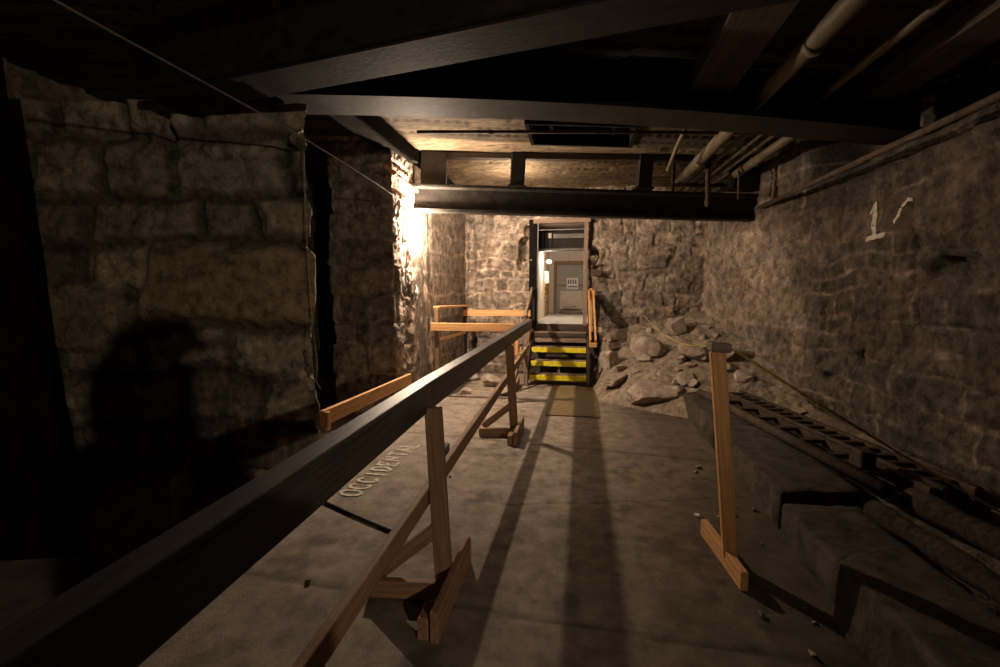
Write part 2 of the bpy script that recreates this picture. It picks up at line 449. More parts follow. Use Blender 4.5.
# slanting dark beam overhead, nearest the camera
t = thing('slanting_beam', (-2.6, 2.55, 2.75), 'broad dark beam slanting across the top left, nearest overhead', 'beam')
m, L = frame((-2.7, 2.60, 2.75), (2.9, 1.72, 2.75))
bm = ibeam_bm(L, .42, .34, .05, .06, 12); link('web', bm_mesh(bm, 'b'), STEEL, t, m)
bm = bmesh.new(); add_box(bm, .3, L - .3, -.12, -.08, .0, -.015)
link('flange_strip', bm_mesh(bm, 'b'), STEEL, t, m)

# dark longitudinal timber along the left pier tops
t = thing('wall_plate', (-2.05, 3.5, 2.95), 'black timber plate running along the left piers below the ceiling', 'beam')
board('timber', (-2.20, 3.5, 3.25), (-2.20, 7.9, 3.25), .30, .15, DARK, t)

# ceiling joists seen past the big girder
jl = [('dark ceiling joist left of the cream pipe, above the big girder', 1.08, 3.2, 1.12, 7.8, .40, .16),
      ]
t = thing('ceiling_joist', (1.08, .5, 3.1), 'dark joist running lengthwise left of the cream pipe', 'joist')
board('timber', (.98, .2, 3.17), (1.02, 3.95, 3.17), .34, .15, WOOD_B, t)
t = thing('ceiling_joist', (1.95, .5, 3.1), 'dark joist running lengthwise right of the cream pipe', 'joist')
board('timber', (2.45, .2, 3.17), (2.45, 4.3, 3.17), .30, .15, WOOD_B, t)

# cap timber and short posts standing on the far girder
def gy(x): return 5.64 + (x + 2.18) * (6.70 - 5.64) / 4.80     # plan line of the far girder
t = thing('cap_timber', (-1.6, gy(-1.6), 3.2), 'thin black cap timber under the ceiling above the far girder', 'beam')
board('timber', (-1.95, gy(-1.95) + .0, 3.285), (2.3, gy(2.3) + .0, 3.285), .10, .07, WOOD_B, t)
for k, (xa, xb, lab) in enumerate([(-2.04, -1.72, 'widest black post, directly above the bulb on the far girder'),
                      (-.90, -.72, 'black post on the far girder just left of the doorway below'),
                      (.76, .94, 'black post on the far girder right of the doorway, left of the hanging rods'),
                      (2.02, 2.34, 'broad black post at the right end of the far girder')]):
    xm = (xa + xb) / 2; y = gy(xm)
    t = thing('girder_post', (xm, y, 2.84), lab, 'post', None)
    m, L = frame((xa, gy(xa), 2.89), (xb, gy(xb), 2.88))
    bm = bmesh.new(); add_box(bm, 0, L, -.07, .07, .0, .44); bevel(bm, .006)
    link('block', bm_mesh(bm, 'p'), STEEL, t, m)
    bm = bmesh.new(); add_box(bm, -.03, L + .03, -.09, .09, .0, .02); link('foot_plate', bm_mesh(bm, 'p'), STEEL, t, m)
# black hatch under the ceiling between the girders
t = thing('ceiling_shaft', (.03, 5.3, 3.3), 'black boxed shaft opening in the ceiling between the two girders', 'shaft')
def skq(name, x0, x1, s0, s1, z0, z1):
    bm = bmesh.new(); v = []
    for z in (z0, z1):
        for x, q in ((x0, s0), (x1, s0), (x1, s1), (x0, s1)): v.append(bm.verts.new((x, q + .25 * x, z)))
    for f in ((3, 2, 1, 0), (4, 5, 6, 7), (0, 1, 5, 4), (1, 2, 6, 5), (2, 3, 7, 6), (3, 0, 4, 7)): bm.faces.new([v[k] for k in f])
    return link(name, bm_mesh(bm, name), DARK, t)
skq('near_side', -.58, .64, 4.98, 5.02, 3.29, 4.0); skq('far_side', -.58, .64, 5.64, 5.68, 3.29, 4.0)
skq('left_side', -.58, -.54, 5.02, 5.64, 3.29, 4.0); skq('right_side', .60, .64, 5.02, 5.64, 3.29, 4.0)
skq('top_board', -.58, .64, 4.98, 5.68, 4.0, 4.04)
skq('batten', -.34, -.30, 5.02, 5.64, 3.40, 3.46); skq('batten', .38, .42, 5.02, 5.64, 3.40, 3.46)

# ------------------------------------------------------------------ PIPES
def pipe(pts, r, mat, lab, name='pipe', cat='pipe', collars=(), seg=14):
    t = thing(name, pts[0], lab, cat)
    tube('tube', pts, r, mat, t, seg)
    for c in collars:
        a = V(pts[0]).lerp(V(pts[-1]), c); d = (V(pts[-1]) - V(pts[0])).normalized()
        tube('collar', [a - d * .03, a + d * .03], r * 1.25, mat, t, seg)
    return t
pipe([(1.53, -.5, 3.10), (1.47, 3.13, 3.10), (1.42, 7.9, 3.10)], .065, PIPE, 'thickest cream ceiling pipe, leftmost of the bundle', collars=(.45, .75))
pipe([(1.72, 4.3, 3.13), (1.60, 7.9, 3.13)], .028, PIPE, 'thin cream pipe next to the thickest one past the big girder', collars=(.5,))
pipe([(1.84, 4.3, 3.11), (1.72, 7.9, 3.11)], .032, PIPE, 'middle cream pipe of the ceiling bundle past the big girder', collars=(.3,))
pipe([(2.00, .5, 3.12), (1.97, 4.4, 3.12), (1.86, 7.9, 3.12)], .035, PIPE, 'slim cream pipe reaching back over the camera, right of the thickest')
pipe([(2.13, 4.5, 3.08), (2.02, 7.9, 3.08)], .055, PIPE, 'rightmost fat cream pipe of the ceiling bundle', collars=(.4,))
pipe([(1.06, 4.55, 3.20), (1.05, 5.2, 3.10), (1.06, 5.75, 2.98)], .022, PIPE, 'short thin pipe dropping from ceiling left of the bundle')
pipe([(1.28, 6.55, 3.30), (1.28, 6.55, 2.9)], .022, RUST, 'short dark hanger rod behind the far girder', 'hanger_rod', 'rod')
pipe([(1.60, 6.10, 3.30), (1.62, 6.10, 2.60)], .030, RUST, 'long vertical pipe hanging in front of the far girder', 'hanging_pipe', 'pipe', collars=(.92,))
pipe([(2.02, 6.25, 3.25), (2.03, 6.25, 2.70)], .018, RUST, 'thin vertical rod in front of the far girder, rightmost', 'hanger_rod', 'rod')
pipe([(1.0, 6.65, 3.02), (2.3, 6.95, 3.02)], .03, RUST, 'dark crosswise pipe carrying the ceiling bundle behind the far girder', 'cross_pipe', 'pipe')
pipe([(2.38, .8, 2.62), (2.36, 3.0, 2.62), (2.36, 6.42, 2.62)], .026, RUST, 'long brown conduit running along the top of the right wall', 'conduit', 'pipe', collars=(.3, .62))
pipe([(-1.60, 4.35, 3.10), (0.2, 4.72, 3.12), (2.4, 5.15, 3.12)], .017, RUST, 'thin rusty rod crossing under the ceiling behind the big girder', 'tie_rod', 'rod', collars=(.18,))
pipe([(-2.04, 4.55, 2.85), (-2.04, 5.1, 2.82), (-2.04, 5.52, 2.80)], .022, COPPER, 'short copper pipe on the left pier top above the bulb', 'copper_pipe', 'pipe', collars=(.25,))

# ------------------------------------------------------------------ LIGHT BULBS
def bulb(loc, lab, energy, socket_dir=(0, 0, 1), col=(1, .78, .58)):
    t = thing('light_bulb', loc, lab, 'bulb')
    d = V(socket_dir).normalized(); L = V(loc)
    prof = [(-.045, .004), (-.040, .016), (-.025, .028), (-.005, .033), (.015, .029), (.032, .019), (.045, .014)]
    tube('glass', [L + d * a for a, _ in prof], 1, glow('lit_bulb_glass', col, energy / (math.pi * .0113)), t, 14, rs=[b for _, b in prof])
    tube('socket', [L + d * .043, L + d * .06, L + d * .10], 1, CABLE_B, t, 12, rs=[.018, .021, .017])
    return t
A = (-2.02, 5.55, 2.465)
bulb(A, 'bare lit bulb under the left end of the far girder', 230, socket_dir=(-.7, .5, .25))
bulb((-.95, 6.62, 3.02), 'added unseen bulb behind the far girder, lighting the far end', 45, socket_dir=(0, 0, 1))  # added bulb, out of view, to brighten the far end
d_ = bpy.data.objects['light_bulb.001']; tube('drop_wire', [(-.95, 6.62, 3.11), (-.95, 6.62, 3.32)], .005, CABLE_B, d_, 6)

# ------------------------------------------------------------------ CABLES
t = thing('power_cable', (-1.8, 1.3, 2.5), 'thin grey cable strung along the left from overhead to the bulb', 'cable')
tube('wire', curve_pts([(-1.80, .6, 2.52), (-1.80, 1.34, 2.51), (-1.80, 2.71, 2.52), (-1.92, 4.4, 2.53), (-2.09, 5.66, 2.52)], 10), .006, CABLE, t, 6)
t = thing('dangling_twine', (-1.93, 2.96, 2.4), 'pale cord dangling down the edge of the nearest left wall', 'cord')
tube('string', curve_pts([(-1.90, 2.90, 2.5), (-1.905, 2.90, 2.2), (-1.90, 2.90, 1.8), (-1.885, 2.90, 1.3), (-1.86, 2.90, .98), (-1.87, 2.90, .86), (-1.84, 2.90, .80)], 8), .0035, CORD, t, 6)
t = thing('wire_coil', (-1.9, 4.6, 2.4), 'tangled coil of wire on the left pier beside the bulb', 'wire')
for k, (rr, dy, ph) in enumerate([(.13, 0, 0), (.10, .05, 1), (.15, -.04, 2.2)]):
    pts = [(-2.10 + .02 * math.sin(3 * a + ph), 5.12 + dy + rr * .7 * math.cos(a), 2.42 + rr * 1.3 * math.sin(a)) for a in [2 * math.pi * i / 26 for i in range(27)]]
    tube('loop', pts, .005, CORD, t, 6)
tube('loose_end', curve_pts([(-2.09, 5.22, 2.42), (-2.08, 5.24, 2.1), (-2.09, 5.2, 1.8), (-2.08, 5.18, 1.55)], 8), .006, CORD, t, 6)
t = thing('floor_cable', (-1.7, 2.6, 0), 'black cable lying on the floor under the near rail', 'cable')
tube('wire', curve_pts([(-2.3, 2.95, .012), (-1.85, 2.80, .012), (-1.45, 2.62, .012), (-1.10, 2.47, .012)], 8), .011, CABLE_B, t, 8)

# peeling whitewash strands hanging on the lit pier
for k in range(11):
    rnd = random.Random(300 + k)
    y = rnd.uniform(4.95, 5.9); z = rnd.uniform(1.25, 2.3); L_ = rnd.uniform(.12, .32)
    bm = bmesh.new(); n = 7; rows = []
    for i in range(n):
        a = i / (n - 1)
        w = .028 * (1 - .7 * a) * rnd.uniform(.6, 1.3)
        c = V((.03 + .035 * math.sin(a * 3 + k) * a, .03 * math.sin(a * 5 + k * 2), -a * L_))
        rows.append((bm.verts.new(c + V((0, -w, 0))), bm.verts.new(c + V((.012, 0, 0))), bm.verts.new(c + V((0, w, 0))), bm.verts.new(c + V((-.006, 0, 0)))))
    for a_, b_ in zip(rows, rows[1:]):
        for q in range(4): bm.faces.new((a_[q], a_[(q + 1) % 4], b_[(q + 1) % 4], b_[q]))
    bm.faces.new(rows[0][::-1]); bm.faces.new(rows[-1])
    o = link('paint_flake', bm_mesh(bm, 'f', True), JUTE, None, Matrix.Translation((-2.165, y + .12, z)))
    tag(o, 'curled strip of peeling whitewash hanging on the bright pier under the bulb', 'paint flake', 'whitewash flakes on the bright pier')

# ------------------------------------------------------------------ WALKWAY HANDRAIL
RX = -.70
t = thing('handrail', (RX, 4, 0), 'long wooden handrail from the stairs to lower left with black top rail', 'railing')
for (a, b) in (((-.712, .28), (-.765, 2.14)), ((-.765, 2.14), (-.745, 7.02))):
    z0 = 1.04; z1 = 1.04 if b[1] < 3 else 1.065
    board('top_rail', (a[0] + .012, a[1], .965), (b[0] + .012, b[1], z1 - .075), .046, .13, RAILB, t, bow=.0005)
    board('cap_board', (a[0], a[1], z0), (b[0], b[1], z1), .078, .022, RAILB, t, bow=.0005)
board('lower_rail', (-.745, .75, .415), (-.755, 6.95, .645), .038, .09, WOOD, t, bow=.001)
board('splice_block', (-.80, 2.42, .50), (-.80, 2.62, .51), .04, .09, WOOD_D, t)
for (y, xb, h) in ((2.02, -.635, .93), (4.50, -.63, .95)):
    board('post', (xb, y, .0), (xb - .065, y + .05, h), .085, .04, WOOD, t, up=(0, 1, 0))
    board('foot_board', (xb + .055, y - .34, .07), (xb + .055, y + .26, .07), .038, .14, WOOD, t)
    board('cross_foot', (xb + .03, y - .06, .045), (xb - .36, y - .10, .045), .038, .09, WOOD, t)
    board('brace', (xb - .33, y - .04, .09), (xb - .035, y + .02, .32), .036, .07, WOOD, t)
    board('foot_cleat', (xb - .0, y - .33, .05), (xb - .0, y - .20, .05), .05, .10, WOOD, t)

# ------------------------------------------------------------------ RIGHT STAND POST AND ROPE
t = thing('stand_post', (.84, 2.45, 0), 'freestanding pine post on a board foot holding the yellow rope', 'post')
board('upright', (.855, 2.48, .02), (.72, 2.42, 1.20), .072, .042, WOOD_O, t, up=(0, 1, 0), bow=.002)
board('side_cleat', (.865, 2.51, .02), (.765, 2.455, .92), .05, .03, WOOD_O, t, up=(0, 1, 0), bow=.002)
board('foot_board', (.855, 2.27, .05), (.80, 2.80, .05), .038, .10, WOOD_O, t)
board('cap_block', (.68, 2.42, 1.225), (.775, 2.42, 1.220), .10, .045, WOOD_D, t)
t = thing('barrier_rope', (1.15, 7.5, 1.0), 'yellow braided rope from the rubble corner over the post and along the right', 'rope')
def twist(pts, r):
    P = curve_pts(pts, 30); bm = bmesh.new()
    for ph in (0, math.pi):
        q = []
        for i, p in enumerate(P):
            tt = (P[min(i + 1, len(P) - 1)] - P[max(i - 1, 0)]).normalized()
            n = tt.cross(V((0, 0, 1))).normalized(); b = tt.cross(n)
            a = i * 1.1 + ph; q.append(p + (n * math.cos(a) + b * math.sin(a)) * r * .55)
        tube_bm(bm, q, r * .62, 6)
    return bm
link('far_span', bm_mesh(twist([(1.12, 7.75, 1.12), (1.15, 7.2, 1.03), (1.05, 5.6, 1.0), (.88, 3.8, 1.08), (.72, 2.40, 1.245)], .006), 'r', True), ROPE, t)
link('near_span', bm_mesh(twist([(.74, 2.41, 1.245), (1.30, 2.58, .90), (1.92, 2.78, .53), (2.50, 2.98, .20)], .0075), 'r', True), ROPE, t)

# ------------------------------------------------------------------ GUARD RAILS ON THE LEFT
t = thing('bay_guard_board', (-1.93, 3.1, .5), 'orange board set on edge across the dark bay on the left', 'board')
board('plank', (-1.99, 3.14, .50), (-1.99, 5.02, .46), .04, .125, WOOD_O, t)
board('fixing_cleat', (-1.96, 3.17, .40), (-1.96, 3.17, .55), .03, .05, WOOD_O, t)
t = thing('guard_frame', (-1.4, 6.7, 0), 'bare pine guard frame standing left of the stairs by far wall', 'railing')
for (x, y, h, m_) in ((-1.93, 5.92, 1.30, WOOD), (-1.95, 7.58, 1.28, WOOD_B), (-.86, 5.90, 1.04, WOOD_O), (-.84, 7.58, 1.20, WOOD_O)):
    board('post', (x, y, 0), (x, y, h), .06, .06, m_, t, up=(0, 1, 0))
board('near_rail', (-2.0, 5.86, 1.03), (-.80, 5.86, 1.03), .038, .11, WOOD_O, t)
board('far_rail', (-1.97, 7.53, 1.15), (-.78, 7.53, 1.15), .038, .11, WOOD_O, t)
board('side_rail', (-1.93, 5.9, 1.30), (-1.95, 7.6, 1.27), .09, .035, WOOD_O, t)
board('side_rail', (-1.93, 5.9, .84), (-1.95, 7.6, .80), .03, .05, WOOD_O, t)

# ------------------------------------------------------------------ STAIRS
t = thing('stairs', (-.29, 7.1, 0), 'short open wooden stairs with yellow nosings up to the doorway', 'stairs')
T = [(7.08, .17), (7.28, .37), (7.48, .575)]
for y, z in T:
    board('tread', (-.76, y + .13, z - .02), (.17, y + .13, z - .02), .24, .035, WOOD_D, t)
    board('nosing', (-.755, y, z - .045), (.165, y, z - .045), .022, .082, YELLOW, t)
board('tread', (-.76, 7.80, .80), (.17, 7.80, .80), .20, .035, WOOD_D, t)
board('riser', (-.76, 7.72, .68), (.17, 7.72, .68), .02, .085, WOOD_D, t)
board('riser', (-.76, 7.70, .765), (.17, 7.70, .765), .02, .07, WOOD_B, t)
board('riser', (-.76, 7.93, .885), (.17, 7.93, .885), .02, .12, WOOD_B, t)
for x in (-.79, .20):
    m, L = frame((x, 7.03, .02), (x, 7.96, .90))
    board('stringer', (x, 7.05, .13), (x, 7.95, .80), .04, .22, WOOD_B, t)
    board('stringer_leg', (x, 7.04, .0), (x, 7.04, .56), .045, .09, WOOD_B, t, up=(0, 1, 0))
board('centre_support', (-.28, 7.35, 0), (-.28, 7.35, .34), .04, .05, WOOD_D, t, up=(0, 1, 0))
# handrails of the stairs
t2 = thing('stair_handrail', (-.80, 7.0, 0), 'grey sloping handrail on the left side of the stairs', 'railing')
board('newel', (-.80, 7.02, 0), (-.80, 7.02, 1.16), .07, .05, WOOD_D, t2, up=(0, 1, 0))
board('sloping_rail', (-.81, 6.98, 1.10), (-.79, 7.86, 1.56), .04, .10, WOOD_D, t2)
board('top_post', (-.76, 7.88, .90), (-.76, 7.88, 1.60), .05, .06, STEEL, t2, up=(0, 1, 0))
board('orange_cleat', (-.90, 6.60, .55), (-.90, 6.60, .98), .07, .04, WOOD_O, t2, up=(0, 1, 0))
board('foot_board', (-.92, 6.45, .06), (-.92, 7.05, .06), .04, .12, WOOD, t2)
board('brace', (-.93, 6.5, .10), (-.86, 6.95, .62), .04, .07, WOOD, t2)
t3 = thing('stair_handrail', (.26, 7.0, 0), 'pine double handrail on the right side of the stairs', 'railing')
board('newel', (.25, 7.06, 0), (.25, 7.06, .82), .07, .05, WOOD_B, t3, up=(0, 1, 0))
for x in (.22, .30):
    board('sloping_rail', (x, 6.98, .74), (x - .02, 7.86, 1.52), .028, .09, WOOD_O, t3)
board('top_post', (.24, 7.88, .8), (.24, 7.88, 1.58), .05, .06, WOOD_O, t3, up=(0, 1, 0))
board('end_block', (.20, 6.97, .69), (.32, 6.97, .69), .05, .07, WOOD_O, t3)

# doorway surround
t = thing('door_surround', (-.27, 7.95, .9), 'rough steel and timber surround of the lit doorway', 'door frame')
board('steel_jamb', (-.79, 8.03, .85), (-.79, 8.03, 2.80), .14, .12, DARK, t, up=(0, 1, 0))
board('edge_strip', (-.695, 7.93, .92), (-.695, 7.93, 2.74), .022, .04, STEEL_G, t, up=(0, 1, 0))
board('timber_jamb', (.145, 7.96, .92), (.145, 7.96, 2.74), .07, .10, WOOD_D, t, up=(0, 1, 0))
board('lintel', (-.78, 7.97, 2.76), (.22, 7.97, 2.76), .12, .08, WOOD_D, t)
t = thing('overhead_duct', (-.3, 8.5, 2.3), 'dark metal duct above the doorway passage with small tag', 'duct')
boxobj('casing', -.95, .35, 8.35, 8.8, 2.31, 2.66, STEEL, t)
boxobj('flange', -.95, .35, 8.32, 8.36, 2.28, 2.32, STEEL_G, t)
boxobj('ledge', -.45, .35, 8.30, 8.36, 2.50, 2.58, STEEL_G, t)
boxobj('tag_plate', -.545, -.475, 8.325, 8.35, 2.51, 2.60, PLASTER, t, .002)
t = thing('beam_stub', (.33, 7.9, 1.9), 'charred timber stub sticking out of wall right of the doorway', 'timber')
board('stub', (.24, 7.93, 1.86), (.42, 7.90, 1.84), .10, .10, WOOD_B, t)

# ------------------------------------------------------------------ PASSAGE BEHIND THE DOORWAY
FZ = .95
def struct(name, *a, **k):
    o = boxobj(name, *a, **k); tag(o, kind='structure'); return o
struct('floor_passage', -.95, .45, 7.98, 12.6, .80, FZ, GREYF)
o = struct('wall_passage_left', -.93, -.75, 8.3, 12.2, FZ, 2.8, PLASTER)
struct('wall_passage_right', .36, .5, 8.3, 12.6, FZ, 2.8, PLASTER)
struct('ceiling_passage', -.95, .5, 8.05, 12.6, 2.72, 2.85, PLASTER)
struct('wall_passage_end', -.93, -.62, 12.0, 12.2, FZ, 2.8, PLASTER)
struct('wall_passage_end', -.62, .5, 12.0, 12.2, 2.34, 2.8, PLASTER)
struct('wall_passage_below', -.95, .45, 8.0, 8.1, 0, .80, BLOCK)
# brick patch on the passage wall
bm = bmesh.new()
for r in range(9):
    for c in range(4):
        y = 10.3 + c * .33 + (r % 2) * .12; z = FZ + .06 + r * .105
        add_box(bm, -.755, -.725 - .008 * ((r * 7 + c * 3) % 3), y, y + .29, z, z + .09)
bevel(bm, .006)
o = link('brick_infill', bm_mesh(bm, 'b'), TAN); tag(o, 'patch of tan brickwork low on the passage wall beyond the doorway', 'brickwork')
t = thing('inner_door', (-.2, 12.05, FZ), 'grey inner door at the passage end, white sign on it', 'door')
board('frame_post', (-.585, 11.98, FZ), (-.585, 11.98, 2.33), .07, .09, WOOD, t, up=(0, 1, 0))
board('frame_head', (-.62, 11.98, 2.30), (.36, 11.98, 2.30), .09, .08, WOOD, t)
boxobj('leaf', -.55, .36, 12.08, 12.13, FZ, 2.26, DOORP, t)
boxobj('panel', -.45, .25, 12.06, 12.085, FZ + .12, FZ + .60, PLASTER, t, .006)
boxobj('rail_strip', -.50, .30, 12.06, 12.085, 1.68, 1.72, WOOD_D, t, .003)
sg = boxobj('sign', -.28, .03, 12.04, 12.07, 1.60, 1.90, WHITE, t, .003)
for k in range(4):
    boxobj('printed_mark', -.245 + k * .062, -.215 + k * .062, 12.034, 12.041, 1.74, 1.85, INK, sg, .001)
boxobj('printed_line', -.24, .0, 12.034, 12.041, 1.655, 1.68, INK, sg, .001)
t = thing('board_pile', (-.2, 11.6, FZ), 'small heap of loose boards at the foot of the inner door', 'boards')
for k in range(4):
    z = FZ + .03 + k * .045
    board('loose_board', (-.48 + .05 * k, 11.75 - .1 * (k % 2), z), (.15 - .06 * k, 11.6 + .12 * (k % 3), z + .03 * (k % 2)), .12, .03, WOOD_D, t)
t = thing('wall_box', (-.74, 10.6, 1.7), 'white box on the passage wall below the lamp', 'box')
boxobj('casing', -.75, -.66, 10.3, 10.55, 1.72, 2.0, WHITE, t); boxobj('lid', -.66, -.65, 10.31, 10.54, 1.73, 1.99, WHITE, t, .002)
bulb((-.60, 9.5, 2.16), 'lit bulb in the passage behind the doorway', 24, socket_dir=(-1, 0, .3), col=(1, .84, .68))

# ------------------------------------------------------------------ KERB STONES
def stone_block(name, quad, z1, label, seed=0, z0=-.01, group=None, cat='stone', mat=None, rough=.012):
    """Block from a plan quadrilateral, with chipped, uneven faces."""
    c = V((sum(p[0] for p in quad) / 4, sum(p[1] for p in quad) / 4, z0))
    bm = bmesh.new()
    lo = [bm.verts.new((p[0] - c.x, p[1] - c.y, 0)) for p in quad]; hi = [bm.verts.new((p[0] - c.x, p[1] - c.y, z1 - z0)) for p in quad]
    bm.faces.new(lo[::-1]); bm.faces.new(hi)
    for i in range(4): bm.faces.new((lo[i], lo[(i + 1) % 4], hi[(i + 1) % 4], hi[i]))
    bevel(bm, .018, 2)
    for it in range(6):
        es = [e for e in bm.edges if e.calc_length() > .09]
        if not es: break
        bmesh.ops.subdivide_edges(bm, edges=es, cuts=1, use_grid_fill=True)
    bmesh.ops.triangulate(bm, faces=[f for f in bm.faces if len(f.verts) > 4])
    bm.normal_update()
    from mathutils import noise
    for v in bm.verts:
        p = v.co * 5 + V((seed * 3.1, seed, 0))
        v.co += v.normal * (noise.fractal(p, .6, 2, 4) * rough)
        if v.co.z < .0: v.co.z = 0
    o = link(name, bm_mesh(bm, name, True), mat or BLOCK, None, Matrix.Translation(c))
    return tag(o, label, cat, group)
stone_block('kerb_stone', [(1.285, 2.93), (1.80, 3.02), (1.78, 4.42), (1.315, 4.40)], .25, 'kerb stone beside the pine post, third from the near end', 1)
stone_block('kerb_stone', [(1.315, 4.42), (1.78, 4.44), (1.74, 5.85), (1.345, 5.82)], .25, 'farthest kerb stone, running into the rubble corner', 2)
stone_block('kerb_stone', [(1.25, 2.22), (1.66, 2.30), (1.70, 2.89), (1.26, 2.86)], .215, 'short kerb stone between the long ones, beyond the near slab', 3)
stone_block('kerb_stone', [(1.19, .30), (1.58, .30), (1.58, 2.34), (1.18, 2.13)], .30, 'nearest long kerb slab at the lower right', 4)

# fill behind the kerb
def build_bed():
    xs = np.arange(1.5, 2.72, .02); ys = np.arange(-.5, 6.4, .02)
    x, y = np.meshgrid(xs, ys, indexing='ij')
    z = .10 + .04 * fbm(x * 4, y * 4, 5, 71, .6) + .02 * np.abs(fbm(x * 17, y * 17, 3, 72)) + .14 * sstep(2.35, 2.6, x)
    t = .55 + .3 * fbm(x * 6, y * 6, 4, 73)
    o = link('dirt_fill', grid_mesh('dirt_fill', np.stack([x, y, z], -1), np.clip(np.stack([t, t * .95, t * .88], -1), .1, 1.2)), DIRT)
    tag(o, 'dark dirt and rubble filling the bed behind the kerb stones', 'dirt', kind='stuff')
build_bed()

# iron rack with teeth + ladder frame
t = thing('toothed_rack', (2.1, 4.7, .2), 'long iron rack with a row of teeth beside the right wall', 'rack')
a, b = V((1.90, 5.72, .25)), V((2.36, 3.05, .25)); m, L = frame(a, b)
bm = bmesh.new(); add_box(bm, 0, L, -.13, -.09, -.05, .06); add_box(bm, 0, L, .07, .12, -.05, .06); bevel(bm, .006)
link('side_bars', bm_mesh(bm, 'r'), RUST, t, m)
n = int(L / .145)
for k in range(n):
    x = .05 + k * .145; bm = bmesh.new(); vs = []
    add_box(bm, x, x + .06, -.10, .09, -.02, .055); bevel(bm, .008)
    for v in bm.verts: v.co.x += .35 * abs(v.co.y) * (1 if v.co.y > 0 else .4)
    link('tooth', bm_mesh(bm, 't'), RUST, t, m)
t = thing('ladder_frame', (1.8, 4.4, .2), 'rusty iron ladder frame lying between the kerb and the toothed rack', 'frame')
a, b = V((1.50, 5.62, .29)), V((1.90, 2.98, .29)); m, L = frame(a, b)
tube('long_bar', [a, a.lerp(b, .5), b], .045, RUST, t, 10)
for k in range(8):
    p = a.lerp(b, (k + .35) / 8.2)
    board('rung', p, (p.x + .40, p.y + .10, .27), .06, .03, RUST, t)
board('inner_bar', (1.79, 5.66, .265), (2.20, 3.05, .265), .05, .06, RUST, t)
t = thing('iron_bracket', (1.95, 3.3, .3), 'brown iron bracket block at near end of the ladder frame', 'bracket')
boxobj('block', 1.92, 2.02, 3.28, 3.42, .30, .42, RUST, t, .01); boxobj('plate', 1.88, 2.07, 3.24, 3.46, .28, .30, RUST, t)
# timbers
t = thing('old_timber', (1.75, 2.4, .2), 'split dark timber with ragged end beside the nearest kerb slab', 'timber')
tube('log', curve_pts([(1.70, 2.76, .26), (1.74, 2.2, .27), (1.80, 1.4, .26), (1.9, .3, .25)], 5), .1, OLDT, t, 14, rs=[.055 + .008 * math.sin(i * 1.7) for i in range(16)])
t = thing('old_timber', (2.1, 2.4, .2), 'second dark timber between the split timber and the right wall', 'timber')
tube('log', curve_pts([(2.05, 3.0, .24), (2.12, 2.2, .26), (2.22, 1.2, .24), (2.32, .3, .24)], 5), .1, OLDT, t, 14, rs=[.07 + .010 * math.sin(i * 2.1) for i in range(16)])
# ------------------------------------------------------------------ RUBBLE
def pile(x, y):
    s = (x - .35) * .55 + (y - 6.1) * .83
    return np.clip(.46 * s, 0, 1.15) * sstep(.22, .55, x)
def build_pile():
    xs = np.arange(.2, 2.7, .016); ys = np.arange(5.2, 8.1, .016)
    x, y = np.meshgrid(xs, ys, indexing='ij')
    p = pile(x, y); w = sstep(0, .12, p)
    z = p + w * (.07 * fbm(x * 2.5, y * 2.5, 5, 81, .6) + .035 * np.abs(fbm(x * 9, y * 9, 4, 82))) - .01 * (1 - w) + .02 * w
    t = 1.15 + .5 * fbm(x * 5, y * 5, 4, 83)
    o = link('rubble_slope', grid_mesh('rubble_slope', np.stack([x, y, z], -1), np.clip(np.stack([t, t * .96, t * .9], -1), .2, 1.3)), DIRT)
    tag(o, 'slope of loose rubble and dust heaped in the far right corner', 'rubble', kind='stuff')
build_pile()

def rock(loc, size, seed, label, group=None, name='rock', rot=None, mat=None):
    from mathutils import noise
    rnd = random.Random(seed)
    bm = bmesh.new(); bmesh.ops.create_icosphere(bm, subdivisions=4, radius=1)
    planes = []
    for _ in range(12):
        n = V((rnd.gauss(0, 1), rnd.gauss(0, 1), rnd.gauss(0, 1))).normalized(); planes.append((n, rnd.uniform(.42, .78)))
    for v in bm.verts:
        for n, d in planes:
            q = v.co.dot(n)
            if q > d: v.co -= n * (q - d) * .97
        v.co *= 1 + .05 * noise.fractal(v.co * 3 + V((seed, 0, 0)), .6, 2, 4)
        v.co = V((v.co.x * size[0], v.co.y * size[1], v.co.z * size[2]))
    M = Matrix.Translation(loc) @ (Matrix.Rotation(rot if rot is not None else rnd.uniform(0, 6), 4, 'Z') @ Matrix.Rotation(rnd.uniform(-.25, .25), 4, 'X'))
    me = bm_mesh(bm, name, True)
    try: me.set_sharp_from_angle(angle=.35)
    except Exception: pass
    o = link(name, me, mat or ROCK, None, M)
    return tag(o, label, 'rock', group)
def pz(x, y): return float(pile(np.array(x * 1.), np.array(y * 1.)))
BIG = [((.98, 6.00), (.36, .30, .15), 'largest flat-topped rock lying at the front of the rubble slope', .0),
       ((.52, 6.95), (.20, .18, .22), 'pale upright rock just right of the stairs', 1.),
       ((.55, 6.45), (.30, .20, .12), 'long low rock slab between the stairs and the largest rock', .5),
       ((1.05, 7.05), (.34, .24, .20), 'wide rock in the middle of the rubble slope, under the rope', .2),
       ((1.55, 7.45), (.26, .22, .24), 'squared rock high in the corner beside the rope end', .0),
       ((1.62, 6.75), (.28, .22, .17), 'tilted rock on the slope below the squared corner rock', 2.),
       ((1.45, 6.15), (.22, .20, .12), 'low rock where the kerb stones meet the rubble', .8),
       ((2.0, 6.5), (.25, .25, .2), 'rock wedged against the foot of the right wall', .3)]
for k, ((x, y), s, lab, r_) in enumerate(BIG):
    rock((x, y, pz(x, y) + s[2] * .45), s, 500 + k, lab, rot=r_)
